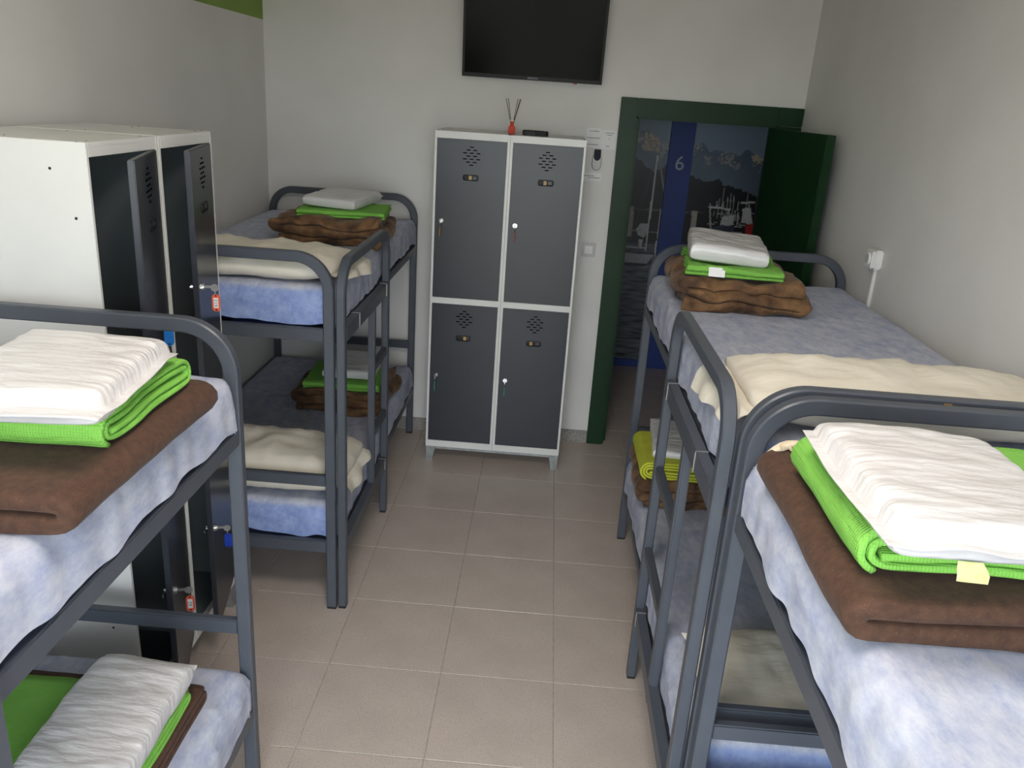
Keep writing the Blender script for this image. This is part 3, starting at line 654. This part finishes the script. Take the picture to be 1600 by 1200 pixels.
def wrapped(loc, L, W, H, seed, label, rz, tilt=(0, 0), tape=None, ext=(0.0, 0.05, 0.0, 0.0), cat='linen pack'):
    t = thing('linen_pack', loc, label, cat, 'white plastic linen packs', rz); t.rotation_euler = (tilt[0], tilt[1], rz)
    V, F = puff(L, W, H, seed, 64, 56, 9.0, 0.22, 0.0035, 1.3, 4.5, ext); from_py('plastic_bag', V, F, M_BAG, t)
    if tape:
        V = []; n = 5
        for i in range(n):
            for j in range(4):
                V.append((tape[0] + (i / (n - 1) - .5) * (.034 + .004 * j) + .008 * N(i * .7, j * .9, seed), tape[1] - j * .006, tape[2] - j * .007 + .003 * N(i * 2, j, seed)))
        q = len(V); V += [(x, y, z - .001) for x, y, z in V]; F = ngrid(n, 4); F += [tuple(k + q for k in f[::-1]) for f in F]
        from_py('tape', V, F, M_TAPE, t)
    return t
G_BL = 'folded brown blankets'; G_GR = 'folded green blankets'

# near left, upper bed
z = UB + MT
t = thing('wool_blanket', (-1.03, 1.405, z), 'brown felt blanket folded thick on the upper bed of the near left bunk', 'blanket', G_BL)
ribbon('folded_layers', zig(0.60, 2, 0.040), 0.036, 0.58, M_BROWN, t, 'y', 1.0, 0.007, 5, mirror=False)
t = thing('waffle_blanket', (-1.0, 1.465, z + .078), 'lime green waffle blanket on the brown felt one, near left upper bed', 'blanket', G_GR)
ribbon('folded_layers', rollp(0.38, 2, 0.0145), 0.0122, 0.50, M_GREEN, t, 'x', 2.0, 0.005, 7, mirror=False, skew=0.02, endvar=2.5)
wrapped((-0.882, 1.395, z + .138), 0.275, 0.35, 0.085, 3.1, 'white plastic linen pack topping the stack on the near left upper bed', 0.10, (R_(0), R_(1)), (-0.10, -0.195, 0.02), (0, 0.02, 0.035, 0.0))
# near right, upper bed
t = thing('wool_blanket', (0.80, 1.285, z), 'brown felt blanket with a cream stitched edge on the near right upper bed', 'blanket', G_BL)
ribbon('folded_layers', zig(0.62, 2, 0.042), 0.038, 0.54, M_BROWN, t, 'y', 6.0, 0.007, 5, mirror=True)
V = []; Q = 40
for i in range(Q):
    a_ = i / (Q - 1); x = -0.318 + 0.44 * a_; cz = 0.090 - 0.045 * max(0, 1 - a_ * 8) ** 2
    V.append((x, 0.262 + .004 * N(x * 9, 1, 1), cz))
sweep('stitched_edge', V, (0, 1, 0), rrect(.006, .012, .004, 2), M_STITCH, t)
bm = bmesh.new()
for i in range(26):
    x = -0.29 + i * .016; box(bm, x - .0015, x + .0015, 0.236, 0.256, 0.086, 0.091)
s_ = from_bm('edge_stitches', bm, M_STITCH, t); s_['kind'] = 'stuff'
t = thing('waffle_blanket', (0.77, 1.255, z + .082), 'lime green waffle blanket rolled at its edge, near right upper bed', 'blanket', G_GR)
ribbon('folded_layers', rollp(0.54, 2, 0.0165), 0.0140, 0.36, M_GREEN, t, 'y', 9.0, 0.005, 7, mirror=False, endvar=3)
wrapped((0.652, 1.185, z + .146), 0.30, 0.36, 0.08, 7.9, 'white plastic linen pack on the green blanket of the near right upper bed', 0.02, (R_(1), R_(2)), (-0.04, -0.184, 0.016), (0.02, 0.0, 0.02, 0.0))
# near left, lower bed
z = LB + MT
t = thing('wool_blanket', (-1.10, 1.545, z), 'brown felt blanket under the green one on the near left lower bed', 'blanket', G_BL)
ribbon('folded_layers', zig(0.50, 3, 0.022), 0.019, 0.52, M_BROWN, t, 'x', 4.4, 0.005, 6)
t = thing('waffle_blanket', (-1.06, 1.515, z + .066), 'green waffle blanket beneath the pack on the near left lower bed', 'blanket', G_GR)
ribbon('folded_layers', zig(0.40, 3, 0.018), 0.016, 0.44, M_GREEN, t, 'x', 5.4, 0.004, 7)
wrapped((-0.955, 1.52, z + .122), 0.25, 0.40, 0.085, 11.3, 'white plastic linen pack on the near left lower bed at the bottom corner', 0.02, (R_(0), R_(2)), None, (0, 0, 0, 0.03))
# far left, upper bed
z = UB + MT
t = thing('plush_blanket', (-1.03, 4.02, z), 'brown plush blanket in thick folds on the far left upper bed', 'blanket', G_BL, 0.06)
ribbon('folded_layers', zig(0.50, 3, 0.042), 0.040, 0.48, M_MINK, t, 'y', 3.0, 0.022, 7, grow=0.97, endvar=3)
t = thing('waffle_blanket', (-1.0, 4.06, z + .122), 'green waffle blanket on the plush one, far left upper bed', 'blanket', G_GR, 0.1)
ribbon('folded_layers', zig(0.36, 3, 0.011), 0.010, 0.42, M_GREEN, t, 'x', 7.0, 0.004, 7)
wrapped((-1.03, 4.13, z + .158), 0.27, 0.40, 0.06, 15.2, 'white plastic linen pack topping the stack on the far left upper bed', -0.12, (R_(1), R_(2)), None, (0, 0.0, 0.0, 0.035))
# far left, lower bed
z = LB + MT
t = thing('plush_blanket', (-1.02, 4.18, z), 'brown plush blanket in shade on the far left lower bed', 'blanket', G_BL, -0.04)
ribbon('folded_layers', zig(0.46, 3, 0.042), 0.040, 0.48, M_MINK, t, 'y', 13.0, 0.02, 7, endvar=3)
t = thing('waffle_blanket', (-1.02, 4.15, z + .120), 'green waffle blanket behind the ladder on the far left lower bed', 'blanket', G_GR, 0.06)
ribbon('folded_layers', zig(0.36, 3, 0.015), 0.0135, 0.40, M_GREEN, t, 'x', 17.0, 0.004, 7)
wrapped((-0.99, 4.20, z + .166), 0.28, 0.36, 0.065, 18.8, 'white plastic linen pack behind the ladder on the far left lower bed', 0.05, (R_(0), R_(0)), (0.02, -0.17, 0.0), (0, 0, 0, 0.02))
# right far, upper bed
z = UB + MT
t = thing('plush_blanket', (0.765, 3.25, z), 'tan plush blanket in thick folds on the upper bed before the doorway', 'blanket', G_BL, -0.05)
ribbon('folded_layers', zig(0.46, 3, 0.044), 0.041, 0.48, M_MINK, t, 'y', 23.0, 0.024, 8, endvar=3)
t = thing('waffle_blanket', (0.745, 3.27, z + .132), 'lime green blanket with a white care label, upper bed before the doorway', 'blanket', G_GR, -0.10)
ribbon('folded_layers', zig(0.46, 3, 0.012), 0.0105, 0.36, M_GREEN, t, 'x', 27.0, 0.009, 8, endvar=2.5)
V = [(-.10 + .06 * (i / 4) + .003 * N(i, j, 2), -.232 - .004 * j, .036 - .011 * j) for i in range(5) for j in range(4)]; q = len(V)
V += [(x, y + .0012, zz) for x, y, zz in V]; F = ngrid(5, 4); F += [tuple(k + q for k in f[::-1]) for f in F]
from_py('care_label', V, F, M_PAPER, t)
wrapped((0.725, 3.29, z + .170), 0.30, 0.38, 0.085, 23.3, 'white plastic linen pack topping the stack before the doorway', -0.12, (R_(2), R_(3)), (-0.02, -0.19, 0.0), (0.0, 0, 0, 0.0))
# right far, lower bed
z = LB + MT
t = thing('plush_blanket', (0.70, 3.38, z), 'brown plush blanket under the rolled towel on the right far lower bed', 'blanket', G_BL)
ribbon('folded_layers', zig(0.42, 3, 0.043), 0.040, 0.46, M_MINK, t, 'y', 33.0, 0.02, 8, endvar=3)
t = thing('rolled_towel', (0.665, 3.35, z + .126), 'yellow-green rolled towel on the right far lower bed', 'towel')
ribbon('roll', rollp(0.36, 3, 0.0125), 0.0105, 0.36, M_LIME, t, 'y', 37.0, 0.003, 7)
wrapped((0.70, 3.42, z + .200), 0.30, 0.40, 0.05, 31.7, 'white plastic linen pack on the yellow-green towel, right far lower bed', -0.08, (R_(0), R_(0)), None, (0.0, 0, 0, 0.02))

# ------------------------------------------------------------------ television and small things on the back wall
t = thing('television', (-0.142, 4.86, 2.205), 'black wall-mounted television on the back wall, tilted down', 'television')
TVW, TVH = 0.785, 0.47; tl = Matrix.Rotation(R_(8), 4, 'X')
def tvp(name, b, m, bev=0.0, par=None):
    o = obox(name, b, m, par or t, bev); o.data.transform(tl); return o
tvp('casing', (-TVW / 2, TVW / 2, 0.0, 0.035, 0, TVH), M_BLACKP, 0.004)
tvp('screen', (-TVW / 2 + 0.013, TVW / 2 - 0.013, -0.0015, 0.002, 0.022, TVH - 0.013), M_SCREEN)
for b in ((-TVW / 2, TVW / 2, -0.004, 0.001, 0, 0.021), (-TVW / 2, TVW / 2, -0.004, 0.001, TVH - 0.012, TVH), (-TVW / 2, -TVW / 2 + 0.012, -0.004, 0.001, 0, TVH), (TVW / 2 - 0.012, TVW / 2, -0.004, 0.001, 0, TVH)):
    tvp('bezel', b, M_BLACKP, 0.001)
lg = text_mesh('maker_lettering', 'SAMSUNG', 0.0125, M_NUM, t, (0, 0, 0), (0, 0, 0), 0.0003)
lg.data.transform(tl @ Matrix.Translation((0.005, -0.0045, 0.011)) @ Matrix.Rotation(math.pi / 2, 4, 'X'))
tvp('indicator', (0.235, 0.255, -0.002, 0.008, -0.006, 0.001), M_REDT)
tvp('mount', (-0.12, 0.12, 0.035, 0.055, 0.12, 0.36), M_BLACKP)
obox('wall_bracket', (-0.1, 0.1, -0.01, 0.08, 0.16, 0.34), M_BLACKP, t)
t = thing('reed_diffuser', (-0.224, 4.60, LH), 'small red reed diffuser with dark sticks on top of the shut locker', 'diffuser')
bm = bmesh.new(); box(bm, -0.019, 0.019, -0.019, 0.019, 0, 0.042, bev=0.004); cyl(bm, (0, 0, 0.040), (0, 0, 0.058), 0.013, 0.008, 16); from_bm('bottle', bm, M_AMBER, t)
ocyl('collar', (0, 0, 0.066), (0, 0, 0.076), 0.0115, M_STITCH, t)
ocyl('neck', (0, 0, 0.056), (0, 0, 0.067), 0.008, M_AMBER, t)
for dx, dy in ((-.040, .004), (-.027, -.01), (.024, .012), (.040, 0.0), (.036, -.014)): ocyl('reed', (dx * -.1, dy * -.1, 0.01), (dx, dy, 0.182), 0.0017, M_REED, t, n=8)
t = thing('remote_control', (-0.095, 4.60, LH + 0.001), 'black remote control lying on top of the shut locker', 'remote', None, -0.12)
pr = [(-.068, .011), (-.06, .017), (-.03, .016), (0, .014), (.03, .016), (.06, .018), (.07, .010), (.07, -.010), (.06, -.018), (.03, -.016), (0, -.014), (-.03, -.016), (-.06, -.017), (-.068, -.011)]
bm = bmesh.new(); lo_ = [bm.verts.new((x, y * 1.05, 0)) for x, y in pr]; hi_ = [bm.verts.new((x, y, 0.022)) for x, y in pr]; tp = [bm.verts.new((x * .95, y * .8, 0.026)) for x, y in pr]
for k in range(len(pr)):
    k2 = (k + 1) % len(pr); bm.faces.new((lo_[k], lo_[k2], hi_[k2], hi_[k])); bm.faces.new((hi_[k], hi_[k2], tp[k2], tp[k]))
bm.faces.new(lo_); bm.faces.new(tp); from_bm('shell', bm, M_BLACKP, t)
bm = bmesh.new()
for i in range(5):
    for j in (-1, 1): cyl(bm, (-.04 + i * .02, j * .006, .0255), (-.04 + i * .02, j * .006, .0275), .0035, None, 10)
from_bm('buttons', bm, M_LGREY, t)['kind'] = 'stuff'
# notices: two sheets side by side, the right one longer
def notice(x0, x1, z0, z1, lines, label, name='paper_notice'):
    t = thing(name, ((x0 + x1) / 2, YB - 0.001, z0), label, 'notice'); w2 = (x1 - x0) / 2
    obox('sheet', (-w2, w2, -0.0012, 0.001, 0, z1 - z0), M_PAPER, t)
    bm = bmesh.new()
    for f, a_, b_ in lines:
        n = max(2, int((b_ - a_) * 18))
        for k in range(n):
            xa = -w2 + 2 * w2 * (a_ + (b_ - a_) * k / n); xb = -w2 + 2 * w2 * (a_ + (b_ - a_) * (k + random.uniform(.55, .85)) / n)
            box(bm, xa, xb, -0.0018, -0.001, (z1 - z0) * f - .0022, (z1 - z0) * f + .0022)
    p = from_bm('print', bm, M_INK, t); p['kind'] = 'stuff'
notice(0.195, 0.280, 1.862, 1.972, [(.84, .2, .85), (.5, .05, .95), (.16, .1, .85)], 'white notice sheet above the holder, the left one of the pair beside the door')
notice(0.281, 0.368, 1.858, 1.966, [(.84, .25, .85), (.74, .4, .7), (.56, .5, .6), (.16, .35, .62)], 'white notice sheet touching the green door frame side of the pair')
notice(0.195, 0.305, 1.672, 1.722, [(.62, .05, .6), (.42, .3, .9)], 'small taped paper strip with print below the wall remote', 'paper_strip')
t = thing('wall_remote', (0.268, YB - 0.001, 1.735), 'grey handheld remote with a dark top hanging on the wall by the door', 'remote')
def pill(name, hw, z0, z1, y0, y1, m, par, top=True):
    P_ = [(hw * math.cos(R_(a_)), z0 + hw * 1.3 + hw * 1.3 * math.sin(R_(a_))) for a_ in range(180, 361, 15)] + [(hw * .92, z1 - .004), (hw * .8, z1), (-hw * .8, z1), (-hw * .92, z1 - .004)]
    bm = bmesh.new(); a_ = [bm.verts.new((x, y0, z)) for x, z in P_]; b_ = [bm.verts.new((x * .93, y1, z0 + (z - z0) * .98 + .001)) for x, z in P_]
    for k in range(len(P_)): bm.faces.new((a_[k], a_[(k + 1) % len(P_)], b_[(k + 1) % len(P_)], b_[k]))
    bm.faces.new(a_); bm.faces.new(b_); return from_bm(name, bm, m, par)
pill('holder_edge', 0.0285, 0.0, 0.085, 0.0, -0.006, M_BLACKP, t); pill('body', 0.0265, 0.003, 0.122, 0.0, -0.018, M_PLASTG, t)
pill('dark_face', 0.0215, 0.056, 0.120, -0.016, -0.022, mat('ink_blue_plastic', srgb(26, 32, 44), .5, spec=0.2, c2=srgb(22, 28, 40), scale=40), t)
def plate(name, loc, s, label, cat):
    t = thing(name, loc, label, cat); obox('frame', (-s, s, -0.008, 0.001, -s, s), M_PLASTG, t, 0.003)
    obox('rocker', (-s * .55, s * .55, -0.0115, -0.006, -s * .55, s * .55), M_PLASTW, t, 0.002)
plate('light_switch', (0.270, YB - 0.001, 1.268), 0.043, 'square pale light switch on the wall between locker and green door', 'light switch')
t = ocyl('cover_plate', (0, 0, 0), (0, -0.0025, 0), 0.036, M_WALL, None, 0.035, 32); t.location = (0.278, YB, 0.331)
tag(t, 'round white blanking plate low on the wall beside the green door', 'cover plate')
t = thing('wall_socket', (XR, 3.475, 1.525), 'white surface socket with a round front on the right wall', 'socket')
obox('back_box', (-0.036, 0.001, -0.04, 0.04, 0, 0.080), M_PLASTW, t, 0.006); obox('front_plate', (-0.046, -0.034, -0.037, 0.037, 0.003, 0.077), M_PLASTW, t, 0.004)
bm = bmesh.new(); cyl(bm, (-0.045, 0, 0.04), (-0.054, 0, 0.04), 0.026, 0.025, 28); sr = from_bm('socket_ring', bm, M_PLASTW, t)
ocyl('socket_well', (-0.0535, 0, 0.04), (-0.0545, 0, 0.04), 0.019, M_PLASTG, sr, None, 24)
t = obox('cable_trunking', (-0.014, 0.0005, -0.009, 0.009, 0.0, 0.85), M_PLASTW, None, 0.002); t.location = (XR, 3.480, 0.675)
tag(t, 'narrow white cable trunking running down from the socket on the right wall', 'trunking')
